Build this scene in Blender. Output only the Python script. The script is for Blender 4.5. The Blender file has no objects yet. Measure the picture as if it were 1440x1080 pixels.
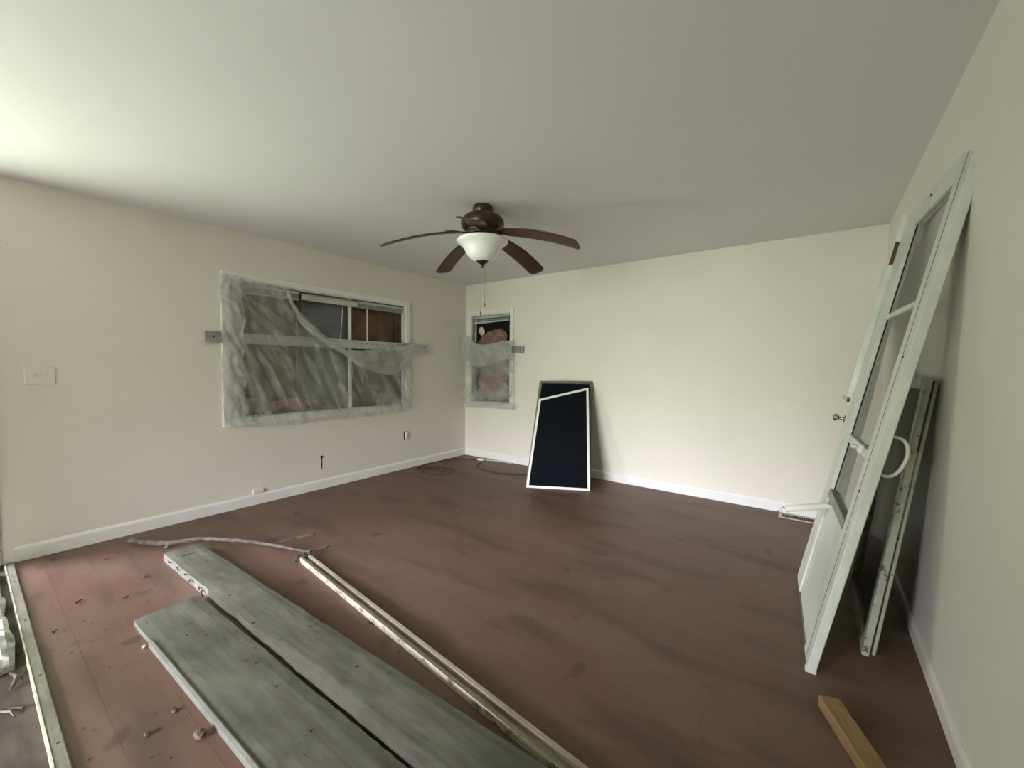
import bpy, bmesh, math, random
from mathutils import Vector, Matrix, noise
random.seed(7)
scene = bpy.context.scene
C = scene.collection

# ------------------------------------------------------------------ camera
F_PX = 578.42
cam_d = bpy.data.cameras.new('camera'); cam = bpy.data.objects.new('camera', cam_d); C.objects.link(cam)
cam_d.sensor_fit = 'HORIZONTAL'; cam_d.sensor_width = 36.0; cam_d.lens = F_PX / 1440 * 36.0
cam_d.clip_start = 0.02; cam_d.clip_end = 200
YAW, PITCH, ROLL = math.radians(36.517), math.radians(-2.398), math.radians(0.57)
fwd = Vector((-math.sin(YAW)*math.cos(PITCH), math.cos(YAW)*math.cos(PITCH), math.sin(PITCH)))
rgt = Vector((math.cos(YAW), math.sin(YAW), 0)); upv = rgt.cross(fwd)
r2 = rgt*math.cos(ROLL) + upv*math.sin(ROLL); u2 = -rgt*math.sin(ROLL) + upv*math.cos(ROLL)
m = Matrix((r2, u2, -fwd)).transposed().to_4x4(); m.translation = Vector((0, 0, 1.285))
cam.matrix_world = m
scene.camera = cam

# ------------------------------------------------------------------ world, light, exposure
SKY_STRENGTH = 45.0
world = bpy.data.worlds.new('overcast'); scene.world = world; world.use_nodes = True
nt = world.node_tree; nt.nodes.clear()
wo = nt.nodes.new('ShaderNodeOutputWorld'); bg = nt.nodes.new('ShaderNodeBackground')
tc = nt.nodes.new('ShaderNodeTexCoord'); sp = nt.nodes.new('ShaderNodeSeparateXYZ')
rp = nt.nodes.new('ShaderNodeValToRGB'); mr = nt.nodes.new('ShaderNodeMapRange')
mr.inputs['From Min'].default_value = -1; mr.inputs['From Max'].default_value = 1
nt.links.new(tc.outputs['Generated'], sp.inputs[0]); nt.links.new(sp.outputs['Z'], mr.inputs['Value'])
nt.links.new(mr.outputs[0], rp.inputs[0]); nt.links.new(rp.outputs[0], bg.inputs['Color'])
cr = rp.color_ramp                       # lawn below the horizon, tree line, overcast sky above
cr.elements[0].position = 0.0; cr.elements[0].color = (0.135, 0.15, 0.115, 1)
cr.elements[1].position = 1.0; cr.elements[1].color = (0.86, 0.855, 1.10, 1)
for pos, col in ((0.47, (0.165, 0.185, 0.145, 1)), (0.50, (0.19, 0.215, 0.16, 1)), (0.56, (0.37, 0.38, 0.35, 1)), (0.60, (0.95, 0.93, 1.13, 1))):
    e = cr.elements.new(pos); e.color = col
bg.inputs['Strength'].default_value = SKY_STRENGTH
nt.links.new(bg.outputs[0], wo.inputs[0])
DOOR_Y0, DOOR_Y1, DOOR_H = -0.95, 0.05, 2.08
PAT_X0, PAT_X1, PAT_Z0, PAT_Z1 = -3.6, -0.6, 0.1, 2.25     # unseen wide opening added far behind the viewpoint for fill light
pl = bpy.data.lights.new('doorway_portal', 'AREA'); pl.shape = 'RECTANGLE'
pl.size = DOOR_H; pl.size_y = DOOR_Y1 - DOOR_Y0; pl.cycles.is_portal = True
po = bpy.data.objects.new('doorway_portal', pl); C.objects.link(po)
po.location = (-4.22, (DOOR_Y0+DOOR_Y1)/2, DOOR_H/2); po.rotation_euler = (0, -math.pi/2, 0)
pl2 = bpy.data.lights.new('opening_portal', 'AREA'); pl2.shape = 'RECTANGLE'
pl2.size = PAT_X1-PAT_X0; pl2.size_y = PAT_Z1-PAT_Z0; pl2.cycles.is_portal = True
po2 = bpy.data.objects.new('opening_portal', pl2); C.objects.link(po2)
po2.location = ((PAT_X0+PAT_X1)/2, -5.12, (PAT_Z0+PAT_Z1)/2); po2.rotation_euler = (math.pi/2, 0, 0)
vs = scene.view_settings
vs.view_transform = 'Standard'; vs.look = 'None'; vs.gamma = 1.0; vs.use_curve_mapping = False
vs.exposure = 0.74

# ------------------------------------------------------------------ materials
MATS = {}
def new_mat(name):
    m = bpy.data.materials.new(name); m.use_nodes = True
    MATS[name] = m
    return m, m.node_tree, m.node_tree.nodes['Principled BSDF']
def N(nt, t, **kw):
    n = nt.nodes.new(t)
    for k, v in kw.items(): setattr(n, k, v)
    return n
def coords(nt, kind='Object', scale=(1, 1, 1), rot=(0, 0, 0)):
    t = N(nt, 'ShaderNodeTexCoord'); mp = N(nt, 'ShaderNodeMapping')
    mp.inputs['Scale'].default_value = scale; mp.inputs['Rotation'].default_value = rot
    if kind == 'World':
        g = N(nt, 'ShaderNodeNewGeometry'); nt.links.new(g.outputs['Position'], mp.inputs[0])
    else: nt.links.new(t.outputs[kind], mp.inputs[0])
    return mp.outputs[0]
def noisetex(nt, vec, scale, detail=4, rough=.55):
    n = N(nt, 'ShaderNodeTexNoise'); n.inputs['Scale'].default_value = scale
    n.inputs['Detail'].default_value = detail; n.inputs['Roughness'].default_value = rough
    nt.links.new(vec, n.inputs['Vector']); return n.outputs['Fac']
def ramp(nt, fac, stops, interp='LINEAR'):
    r = N(nt, 'ShaderNodeValToRGB'); r.color_ramp.interpolation = interp
    el = r.color_ramp.elements
    el[0].position, el[0].color = stops[0][0], (*stops[0][1], 1)
    el[1].position, el[1].color = stops[-1][0], (*stops[-1][1], 1)
    for p, c in stops[1:-1]:
        e = el.new(p); e.color = (*c, 1)
    nt.links.new(fac, r.inputs[0]); return r.outputs[0]
def mixc(nt, fac, a, b, blend='MIX'):
    m = N(nt, 'ShaderNodeMix', data_type='RGBA', blend_type=blend)
    for s, v in ((m.inputs['Factor'], fac), (m.inputs[6], a), (m.inputs[7], b)):
        if hasattr(v, 'is_linked'): nt.links.new(v, s)
        elif isinstance(v, (int, float)): s.default_value = v
        else: s.default_value = (*v, 1)
    return m.outputs[2]
def bump(nt, bsdf, h, strength=.2, dist=.01):
    b = N(nt, 'ShaderNodeBump'); b.inputs['Strength'].default_value = strength; b.inputs['Distance'].default_value = dist
    nt.links.new(h, b.inputs['Height']); nt.links.new(b.outputs[0], bsdf.inputs['Normal'])
def bw(v): return (v, v, v)

def paint(name, col, rough=.55, var=.06, scale=3.0, bumpy=.05, chips=None, chipcol=(.12, .10, .07), metallic=0):
    m, nt, b = new_mat(name)
    w = coords(nt, 'World')
    n1 = noisetex(nt, w, scale, 5)
    c = ramp(nt, n1, [(.3, tuple(x*(1-var) for x in col)), (.7, tuple(min(1, x*(1+var*.6)) for x in col))])
    if chips:
        n2 = noisetex(nt, w, chips[0], 6, .7)
        mask = ramp(nt, n2, [(chips[1]-.02, bw(0)), (chips[1]+.02, bw(1))])
        c = mixc(nt, mask, c, chipcol)
    nt.links.new(c, b.inputs['Base Color'])
    b.inputs['Roughness'].default_value = rough; b.inputs['Metallic'].default_value = metallic
    bump(nt, b, noisetex(nt, w, 180, 3), bumpy, .002)
    return m
paint('wall_paint', (.81, .765, .69), .5, .035, 1.3, .10)
paint('ceiling_paint', (.80, .795, .79), .7, .03, .9, .12)
paint('trim_white', (.86, .855, .82), .4, .05, 6, .05)
paint('trim_dirty', (.74, .74, .70), .45, .16, 9, .1, chips=(22, .66), chipcol=(.25, .22, .18))
paint('jamb_white', (.62, .63, .62), .6, .2, 8, .3, chips=(14, .58), chipcol=(.10, .09, .08))
paint('aluminium_white', (.66, .69, .635), .42, .14, 7, .06, chips=(60, .74), chipcol=(.3, .29, .25))
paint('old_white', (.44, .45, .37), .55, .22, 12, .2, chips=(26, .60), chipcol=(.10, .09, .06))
paint('door_white', (.74, .75, .68), .45, .06, 5, .06)
paint('plastic_white', (.82, .81, .76), .35, .03, 5, .02)
paint('frame_white', (.86, .86, .80), .35, .06, 10, .03)
paint('steel', (.50, .51, .52), .38, .18, 14, .08, metallic=.75)
paint('frame_grey', (.22, .22, .19), .4, .2, 12, .05, metallic=.5)
paint('bronze', (.060, .036, .026), .32, .25, 10, .04, metallic=.55)
paint('black_metal', (.012, .012, .012), .35, .1, 10, .02)
paint('chrome', (.45, .44, .42), .2, .15, 10, .02, metallic=1)
paint('brass_old', (.17, .12, .06), .35, .2, 15, .02, metallic=.9)
paint('rust', (.040, .028, .021), .7, .4, 30, .3)
paint('black_void', (.006, .006, .006), .9, .1, 10, .0)
paint('cable_brown', (.06, .042, .032), .5, .1, 10, .02)
paint('bark', (.105, .084, .068), .85, .6, 26, .6)
paint('dead_leaf', (.075, .055, .035), .8, .4, 30, .2)
paint('crumb', (.12, .078, .05), .85, .4, 40, .3)
paint('chain', (.30, .26, .18), .35, .2, 10, .0, metallic=.8)
paint('kraft', (.155, .092, .058), .75, .55, 5, .3, chips=(6, .68), chipcol=(.42, .36, .30))
paint('grey_sheet', (.17, .185, .19), .6, .25, 5, .15)
paint('blind_beige', (.62, .56, .47), .5, .06, 7, .05)
paint('blind_grey', (.46, .47, .48), .45, .12, 9, .05)
paint('unseen_drab', (.30, .27, .22), .6, .12, 3, .1)  # drab tone given to unseen surfaces to cut bounced light
paint('hedge_green', (.09, .13, .06), .9, .5, 6, .3)
paint('pink_wool', (.27, .155, .14), .95, .5, 9, .6)

def wood(name, cols, scale=(1.5, 22, 22), rough=.75, bumps=.25, stain=None):
    m, nt, b = new_mat(name)
    v = coords(nt, 'Object', scale)
    n = noisetex(nt, v, 3.0, 7, .65)
    c = ramp(nt, n, [(.28, cols[0]), (.5, cols[1]), (.72, cols[2])])
    v2 = coords(nt, 'Object', (1, 1.6, 1.6)); n2 = noisetex(nt, v2, 3.2, 5, .6)
    c = mixc(nt, ramp(nt, n2, [(.42, bw(0)), (.66, bw(.75))]), c, tuple(x*.8 for x in cols[0]))
    n4 = noisetex(nt, coords(nt, 'Object', (1, 2.2, 1)), 1.7, 4, .6)
    c = mixc(nt, ramp(nt, n4, [(.52, bw(0)), (.72, bw(.6))]), c, cols[2])
    if stain:
        n3 = noisetex(nt, coords(nt, 'Object', (1, 3, 3)), stain[0], 6, .7)
        c = mixc(nt, ramp(nt, n3, [(stain[1], bw(0)), (stain[1]+.05, bw(.85))]), c, stain[2])
    nt.links.new(c, b.inputs['Base Color']); b.inputs['Roughness'].default_value = rough
    bump(nt, b, n, bumps, .004)
    return m
wood('weathered', [(.072, .069, .051), (.122, .118, .090), (.180, .175, .138)], (1.2, 9, 9), .8, .25, stain=(9, .62, (.045, .041, .030)))
wood('weathered_shaded', [(.028, .025, .018), (.048, .043, .032), (.072, .065, .050)], stain=(9, .70, (.02, .018, .014)))  # plank side darker than its top, shade put into the colour
wood('weathered_pale', [(.09, .09, .072), (.145, .147, .12), (.20, .20, .165)], stain=(9, .72, (.07, .06, .045)))
wood('bare_stick', [(.17, .14, .095), (.27, .235, .165), (.36, .32, .235)], (2, 40, 40))
wood('tan_stick', [(.20, .115, .045), (.30, .175, .075), (.36, .22, .10)], (2, 40, 40), .6, .1)
wood('cream_edge', [(.32, .29, .20), (.46, .43, .31), (.54, .50, .37)], (3, 40, 40), .6, .1, stain=(16, .55, (.06, .05, .035)))
wood('plywood_dark', [(.045, .032, .025), (.085, .062, .049), (.12, .09, .072)], (2, 9, 9), .8, .2)
wood('blade_wood', [(.040, .016, .011), (.068, .027, .018), (.090, .038, .025)], (2, 26, 26), .38, .03)
wood('rotten_white', [(.10, .085, .06), (.60, .60, .54), (.78, .78, .74)], (5, 11, 11), .9, .8, stain=(7, .58, (.06, .045, .03)))
wood('threshold', [(.13, .122, .085), (.21, .20, .145), (.27, .255, .19)], (6, 30, 30), .55, .1, stain=(24, .68, (.08, .07, .05)))

def plank_mat():
    m, nt, b = new_mat('vinyl_plank')
    oi = N(nt, 'ShaderNodeObjectInfo')
    w = coords(nt, 'World')
    grain = noisetex(nt, coords(nt, 'World', (1.2, 14, 1)), 3.0, 6, .6)
    c = ramp(nt, grain, [(.25, (.122, .064, .042)), (.5, (.140, .076, .050)), (.78, (.155, .086, .058))])
    c = mixc(nt, .35, c, ramp(nt, oi.outputs['Random'], [(0, (.116, .062, .041)), (1, (.160, .088, .060))]))
    dust = noisetex(nt, coords(nt, 'World', (.5, 1.3, 1)), 1.7, 6, .62)
    c = mixc(nt, ramp(nt, dust, [(.42, bw(0)), (.75, bw(.40))]), c, (.235, .175, .14))
    smear = noisetex(nt, coords(nt, 'World', (.7, 2.6, 1)), 1.9, 3, .5)
    c = mixc(nt, ramp(nt, smear, [(.52, bw(0)), (.68, bw(.55))]), c, (.060, .036, .027))
    spots = noisetex(nt, w, 5.5, 2, .4)
    c = mixc(nt, ramp(nt, spots, [(.67, bw(0)), (.73, bw(.55))]), c, (.05, .03, .022))
    nt.links.new(c, b.inputs['Base Color'])
    rr = ramp(nt, dust, [(.3, bw(.42)), (.8, bw(.62))]); nt.links.new(rr, b.inputs['Roughness'])
    b.inputs['Specular IOR Level'].default_value = .35
    bump(nt, b, grain, .05, .002)
plank_mat()

def sheet(name, tint, fac_lo, fac_hi, rough=.28, nscale=9, streak=False, spec=.5):
    m = bpy.data.materials.new(name); m.use_nodes = True; nt = m.node_tree; nt.nodes.clear(); MATS[name] = m
    out = N(nt, 'ShaderNodeOutputMaterial'); mx = N(nt, 'ShaderNodeMixShader'); tr = N(nt, 'ShaderNodeBsdfTransparent')
    b = N(nt, 'ShaderNodeBsdfPrincipled'); b.inputs['Base Color'].default_value = (*tint, 1); b.inputs['Roughness'].default_value = rough
    n = noisetex(nt, coords(nt, 'World', (1, 1, .6)), nscale, 5, .65)
    if streak:                                          # fold overlaps and fold highlights put in as opacity streaks along the pull
        g_ = N(nt, 'ShaderNodeNewGeometry'); m1 = N(nt, 'ShaderNodeMapping'); m2 = N(nt, 'ShaderNodeMapping')
        m1.inputs['Rotation'].default_value = (math.radians(-22), 0, 0); m2.inputs['Scale'].default_value = (1, 8.5, .9)
        nt.links.new(g_.outputs['Position'], m1.inputs[0]); nt.links.new(m1.outputs[0], m2.inputs[0])
        n_s = noisetex(nt, m2.outputs[0], 1.5, 3, .5)
        mm = N(nt, 'ShaderNodeMath', operation='ADD'); a1 = N(nt, 'ShaderNodeMath', operation='MULTIPLY'); a1.inputs[1].default_value = .35
        a2 = N(nt, 'ShaderNodeMath', operation='MULTIPLY'); a2.inputs[1].default_value = .65
        nt.links.new(n, a1.inputs[0]); nt.links.new(n_s, a2.inputs[0]); nt.links.new(a1.outputs[0], mm.inputs[0]); nt.links.new(a2.outputs[0], mm.inputs[1])
        n = mm.outputs[0]
    nt.links.new(ramp(nt, n, [(.40 if streak else .3, bw(fac_lo)), (.66 if streak else .7, bw(fac_hi))]), mx.inputs[0])
    b.inputs['Specular IOR Level'].default_value = spec
    nt.links.new(tr.outputs[0], mx.inputs[1]); nt.links.new(b.outputs[0], mx.inputs[2]); nt.links.new(mx.outputs[0], out.inputs[0])
    return m
sheet('plastic_film', (.56, .56, .56), .16, .62, .2, 9, True, .8)
sheet('plastic_flap', (.64, .64, .635), .34, .58, .2, 7, False, .8)
sheet('door_glass', (.30, .31, .28), .22, .34, .12, 4)
sheet('sash_glass', (.10, .105, .085), .40, .55, .15, 4)
sheet('dark_screen', (.006, .008, .012), .93, .97, .14, 3, False, .12)

def bowl_mat():
    m, nt, b = new_mat('frosted_glass')
    b.inputs['Base Color'].default_value = (.95, .95, .93, 1); b.inputs['Roughness'].default_value = .22
    b.inputs['Subsurface Weight'].default_value = .4; b.inputs['Subsurface Radius'].default_value = (.05, .05, .05)
bowl_mat()

# ------------------------------------------------------------------ mesh helpers
class MB:
    def __init__(s): s.bm = bmesh.new()
    def box(s, a, b, bevel=0, M=None):
        vs = [s.bm.verts.new((x, y, z)) for x in (a[0], b[0]) for y in (a[1], b[1]) for z in (a[2], b[2])]
        fs = [s.bm.faces.new([vs[i] for i in f]) for f in ((0, 1, 3, 2), (4, 6, 7, 5), (0, 4, 5, 1), (2, 3, 7, 6), (0, 2, 6, 4), (1, 5, 7, 3))]
        if bevel:
            es = list({e for f in fs for e in f.edges})
            r = bmesh.ops.bevel(s.bm, geom=es, offset=bevel, segments=1, affect='EDGES')
            vs = list({v for f in r['faces'] for v in f.verts} | {v for v in vs if v.is_valid})
        if M is not None: bmesh.ops.transform(s.bm, matrix=M, verts=[v for v in vs if v.is_valid])
        return s
    def prism(s, poly, axis, a, b):
        """extrude 2D polygon along axis 0/1/2 from a to b; poly coords are the other two axes in order"""
        def P(p, t):
            c = [0, 0, 0]; o = [i for i in range(3) if i != axis]
            c[axis] = t; c[o[0]] = p[0]; c[o[1]] = p[1]; return c
        lo = [s.bm.verts.new(P(p, a)) for p in poly]; hi = [s.bm.verts.new(P(p, b)) for p in poly]
        n = len(poly)
        s.bm.faces.new(lo); s.bm.faces.new(hi[::-1])
        for i in range(n): s.bm.faces.new([lo[i], hi[i], hi[(i+1) % n], lo[(i+1) % n]])
        return s
    def lathe(s, prof, seg=32, c=(0, 0, 0), cap=True):
        rings = []
        for r, z in prof:
            rings.append([s.bm.verts.new((c[0]+r*math.cos(2*math.pi*i/seg), c[1]+r*math.sin(2*math.pi*i/seg), c[2]+z)) for i in range(seg)])
        for A, B in zip(rings, rings[1:]):
            for i in range(seg): s.bm.faces.new([A[i], A[(i+1) % seg], B[(i+1) % seg], B[i]])
        if cap: s.bm.faces.new(rings[0][::-1]); s.bm.faces.new(rings[-1])
        return s
    def tube(s, pts, rad, seg=8):
        pts = [Vector(p) for p in pts]
        if not isinstance(rad, (list, tuple)): rad = [rad]*len(pts)
        rings = []; ref = Vector((0, 0, 1))
        for i, p in enumerate(pts):
            t = (pts[min(i+1, len(pts)-1)] - pts[max(i-1, 0)]).normalized()
            a = t.cross(ref)
            if a.length < .05: a = t.cross(Vector((1, 0, 0)))
            a.normalize(); b = t.cross(a)
            rings.append([s.bm.verts.new(p + (a*math.cos(2*math.pi*k/seg) + b*math.sin(2*math.pi*k/seg))*rad[i]) for k in range(seg)])
        for A, B in zip(rings, rings[1:]):
            for k in range(seg): s.bm.faces.new([A[k], A[(k+1) % seg], B[(k+1) % seg], B[k]])
        s.bm.faces.new(rings[0][::-1]); s.bm.faces.new(rings[-1])
        return s
    def build(s, name, mat, parent=None, smooth=False, loc=None, rot=None):
        bmesh.ops.recalc_face_normals(s.bm, faces=s.bm.faces[:])
        me = bpy.data.meshes.new(name); s.bm.to_mesh(me); s.bm.free()
        me.materials.append(MATS[mat])
        if smooth:
            for p in me.polygons: p.use_smooth = True
        o = bpy.data.objects.new(name, me); C.objects.link(o)
        if parent: o.parent = parent
        if loc: o.location = loc
        if rot: o.rotation_euler = rot
        return o
def tag(o, label, cat, group=None, kind=None):
    o['label'] = label; o['category'] = cat
    if group: o['group'] = group
    if kind: o['kind'] = kind
    return o
def empty(name, loc=(0, 0, 0), rz=0):
    o = bpy.data.objects.new(name, None); o.empty_display_size = .1; C.objects.link(o)
    o.location = loc; o.rotation_euler = (0, 0, rz); return o
def bx(name, a, b, mat, parent=None, bevel=0):
    return MB().box(a, b, bevel).build(name, mat, parent)
def smooth_curve(pts, n=8):
    """Catmull-Rom through points"""
    P = [Vector(p) for p in pts]; out = []
    for i in range(len(P)-1):
        p0 = P[max(i-1, 0)]; p1 = P[i]; p2 = P[i+1]; p3 = P[min(i+2, len(P)-1)]
        for k in range(n):
            t = k/n
            out.append(.5*((2*p1) + (p2-p0)*t + (2*p0-5*p1+4*p2-p3)*t*t + (3*p1-p0-3*p2+p3)*t**3))
    out.append(P[-1]); return out
def lerp_curve(pts, x):
    if x <= pts[0][0]: return pts[0][1]
    for (x0, y0), (x1, y1) in zip(pts, pts[1:]):
        if x <= x1: return y0 + (y1-y0)*(x-x0)/(x1-x0)
    return pts[-1][1]

# ------------------------------------------------------------------ the room
XL, XR, YB, YF, H = -4.1, 0.42, 4.4, -5.0, 2.44
T = .14
S = 'structure'
# left wall with the window hole and the open exterior doorway
WY0, WY1, WZ0, WZ1 = 1.415, 3.31, 0.80, 2.02
w = MB()
w.box((XL-T, DOOR_Y0, DOOR_H), (XL, DOOR_Y1, H))
w.box((XL-T, DOOR_Y1, 0), (XL, WY0, H)); w.box((XL-T, WY1, 0), (XL, YB+T, H))
w.box((XL-T, WY0, 0), (XL, WY1, WZ0)); w.box((XL-T, WY0, WZ1), (XL, WY1, H))
wall_left = tag(w.build('wall_left', 'wall_paint'), 'cream painted wall holding the wide plastic covered window', 'wall', kind=S)
BX0, BX1, BZ0, BZ1 = -3.985, -3.29, 0.78, 2.005
w = MB()
w.box((XL, YB, 0), (BX0, YB+T, H)); w.box((BX1, YB, 0), (XR+T, YB+T, H))
w.box((BX0, YB, 0), (BX1, YB+T, BZ0)); w.box((BX0, YB, BZ1), (BX1, YB+T, H))
wall_back = tag(w.build('wall_back', 'wall_paint'), 'cream wall at the far end with the narrow window', 'wall', kind=S)
tag(MB().box((XL-T, YF, 0), (XL, DOOR_Y0, H)).build('wall_entry_left', 'unseen_drab'), 'unseen wall beyond the open doorway, darkened to cut bounced light', 'wall', kind=S)
tag(MB().box((XR, YF, 0), (XR+T, .15, H)).build('wall_entry_right', 'unseen_drab'), 'unseen entry wall beside the viewpoint, darkened to cut bounced light', 'wall', kind=S)
tag(MB().box((XR, .15, 0), (XR+T, YB, H)).build('wall_right', 'wall_paint'), 'plain cream wall that the old doors lean on', 'wall', kind=S)
w = MB()
w.box((XL-T, YF-T, 0), (PAT_X0, YF, H)); w.box((PAT_X1, YF-T, 0), (XR+T, YF, H))
w.box((PAT_X0, YF-T, 0), (PAT_X1, YF, PAT_Z0)); w.box((PAT_X0, YF-T, PAT_Z1), (PAT_X1, YF, H))
p_ = MB(); p_.box((XL, -1.34, 0), (-3.15, -1.2, H)); p_.box((-1.05, -1.34, 0), (XR, -1.2, H)); p_.box((-3.15, -1.34, 2.2), (-1.05, -1.2, H))  # unseen partition added to keep rear light off the side walls
tag(p_.build('wall_baffle', 'wall_paint'), 'unseen partition with a wide opening, added behind the viewpoint to shape the light', 'wall', kind=S)
tag(w.build('wall_front', 'unseen_drab'), 'unseen darkened wall behind the viewpoint with an opening added for fill light', 'wall', kind=S)
tag(MB().box((XL-T, YF-T, H), (XR+T, YB+T, H+.1)).build('ceiling', 'ceiling_paint'), 'flat off-white ceiling above the fan', 'ceiling', kind=S)
floor = tag(MB().box((XL-T, .15, -.08), (XR+T, YB+T, -.006)).build('floor', 'plywood_dark'), 'brown vinyl plank floor with dusty smears', 'floor', kind=S)
floor_entry = tag(MB().box((XL-T, YF-T, -.10), (XR+T, .15, -.022)).build('floor_entry', 'plywood_dark'), 'bare dark plywood floor outside the metal edge strip', 'floor', kind=S)
# planks
PW, PL = .18, 1.22
y = .295 - PW; r = 0; cache = {}
def plank(x0, x1, y0, y1):
    g = .0003; L, W = round(x1-x0, 3), round(y1-y0, 3)
    if (L, W) not in cache:
        cache[(L, W)] = None
        o = MB().box((g, g, -.006), (L-g, W-g, 0)).build('plank', 'vinyl_plank', floor)
        cache[(L, W)] = o.data
    else:
        o = bpy.data.objects.new('plank', cache[(L, W)]); C.objects.link(o); o.parent = floor
    o.location = (x0, y0, random.uniform(0, .0003))
while y < YB - .001:
    y0, y1 = max(y, .182), min(y+PW, YB)
    seam = {0: -2.17, 8: -1.52}.get(r, XL + ((r*.47) % 1.0)*PL)
    xs = seam - PL*math.ceil((seam-XL)/PL)
    while xs < XR:
        a, b = max(xs, XL), min(xs+PL, XR)
        if b-a > .02: plank(a, b, y0, y1)
        xs += PL
    y += PW; r += 1
# edge strip between plank floor and plywood
st = empty('trim_1', (-4.05, .148, 0)); tag(st, 'worn tan edge strip where the plank floor ends', 'trim', kind=S)
MB().prism([(0, -.022), (0, .0095), (.003, .012), (.032, .012), (.036, .008), (.036, 0), (.01, 0), (.01, -.022)], 0, 0, 4.46).build('strip', 'threshold', st)
MB().prism([(-.004, -.022), (-.004, .0125), (.001, .0135), (.001, -.022)], 0, 0, 4.46).build('lit_lip', 'cream_edge', st)  # brighter lip, light on the outer face put into the colour
for sx in (.35, .95, 1.55, 2.05, 2.6):
    MB().lathe([(.0045, 0), (.0045, .0015)], 8, (sx, .02, .0118)).build('screw', 'rust', st)
# baseboards
def baseboard(name, axis, a, b, at, side, label):
    # profile: (offset from wall, z)
    prof = [(0, 0), (.014, 0), (.014, .078), (.009, .092), (.004, .098), (0, .098)]
    if name == 'baseboard_right': prof = [(p, z*.8) for p, z in prof]
    poly = [(at + side*p, z) for p, z in prof]
    o = MB().prism(poly, axis, a, b).build(name, 'wall_paint' if name == 'baseboard_right' else 'trim_white'); return tag(o, label, 'baseboard', kind=S)
baseboard('baseboard_left', 1, .185, YB, XL, 1, 'white baseboard below the wide window')
baseboard('baseboard_back', 0, XL+.014, XR, YB, -1, 'white baseboard behind the leaning window screens')
baseboard('baseboard_right', 1, .2, YB-.014, XR, -1, 'low cream painted baseboard behind the leaning doors')
# exterior door frame (the doors were taken out): jamb and peeling casing
df = empty('trim_2', (XL, DOOR_Y1, 0)); tag(df, 'peeling white casing at the end of the wall beside the switch', 'door frame', kind=S)
bx('casing', (.0, 0, 0), (.016, .085, 2.16), 'jamb_white', df, .003)
bx('casing', (.0, DOOR_Y0-DOOR_Y1-.085, 0), (.016, DOOR_Y0-DOOR_Y1, 2.16), 'jamb_white', df, .003)
bx('head_casing', (.0, DOOR_Y0-DOOR_Y1, 2.075), (.016, 0, 2.16), 'jamb_white', df, .003)
bx('jamb', (-T, -.02, -.02), (0, 0, DOOR_H), 'jamb_white', df)
bx('jamb', (-T, DOOR_Y0-DOOR_Y1, -.02), (0, DOOR_Y0-DOOR_Y1+.02, DOOR_H), 'jamb_white', df)
bx('head_jamb', (-T, DOOR_Y0-DOOR_Y1+.02, DOOR_H-.02), (0, -.02, DOOR_H), 'jamb_white', df)
# outside the doorway, unseen: hedge, side wall and roof added to shape the light
hg = MB(); bmesh.ops.create_cube(hg.bm, size=1, matrix=Matrix.Translation((-9.2, 2.2, 2.2)) @ Matrix.Diagonal((1.6, 11.8, 4.8, 1)))
bmesh.ops.subdivide_edges(hg.bm, edges=hg.bm.edges[:], cuts=24, use_grid_fill=True)
for v in hg.bm.verts: v.co += noise.noise_vector(v.co*1.3)*.35 + noise.noise_vector(v.co*5)*.12
tag(hg.build('blocker_hedge', 'hedge_green', None, True), 'unseen tall green hedge added opposite the open doorway to shape the light', 'hedge', kind=S)
tag(MB().box((-5.35, -2.9, -.2), (XL-T, -2.76, 2.9)).build('wall_blocker', 'wall_paint'), 'unseen side wall added outside the open doorway to block oblique light', 'wall', kind=S)
tag(MB().box((-6.1, -2.9, 2.56), (XL-T, 1.6, 2.66)).build('blocker_roof', 'unseen_drab'), 'unseen flat roof added outside the open doorway to block high skylight', 'roof', kind=S)
# wall marks
for yy, zz, rr in ((.21, 2.023, .010), (.839, 1.769, .012), (.771, 1.915, .006), (1.255, 1.116, .007), (2.30, .285, .006), (.25, 1.0, .006)):
    MB().lathe([(rr*.55, 0), (rr*.35, .001)], 9).build('nail_hole', 'trim_dirty', wall_left, loc=(XL, yy, zz), rot=(0, math.pi/2, 0))
g = MB()
g.prism([(2.222, .205), (2.232, .20), (2.236, .26), (2.234, .31), (2.250, .335), (2.243, .345), (2.226, .34), (2.212, .345), (2.220, .325), (2.224, .27)], 0, XL-.002, XL+.0015)
g.build('gouge', 'black_void', wall_left)
for xx, zz in ((-.22, 2.30), (.025, 2.158), (-1.0, .70), (-.55, 2.25)):
    MB().lathe([(.004, 0), (.003, .001)], 8).build('nail_hole', 'trim_dirty', wall_back, loc=(xx, YB, zz), rot=(math.pi/2, 0, 0))

# ------------------------------------------------------------------ window 1 (wide, in the left wall)
w1 = empty('window_1', (XL, 0, 0)); tag(w1, 'wide white framed window covered with torn clear plastic', 'window', kind=S)
tw = .062
for nm, a, b in (('side_trim', (0, WY0-tw, WZ0-tw), (.02, WY0, WZ1+tw)), ('side_trim', (0, WY1, WZ0-tw), (.02, WY1+tw, WZ1+tw)),
                 ('head_trim', (0, WY0, WZ1), (.02, WY1, WZ1+tw)), ('sill_trim', (0, WY0, WZ0-tw), (.024, WY1, WZ0))):
    bx(nm, a, b, 'trim_white', w1, .003)
for nm, a, b in (('jamb', (-.10, WY0, WZ0), (0, WY0+.012, WZ1)), ('jamb', (-.10, WY1-.012, WZ0), (0, WY1, WZ1)),
                 ('jamb', (-.10, WY0+.012, WZ1-.012), (0, WY1-.012, WZ1)), ('jamb', (-.10, WY0+.012, WZ0), (0, WY1-.012, WZ0+.012))):
    bx(nm, a, b, 'trim_dirty', w1)
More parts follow.
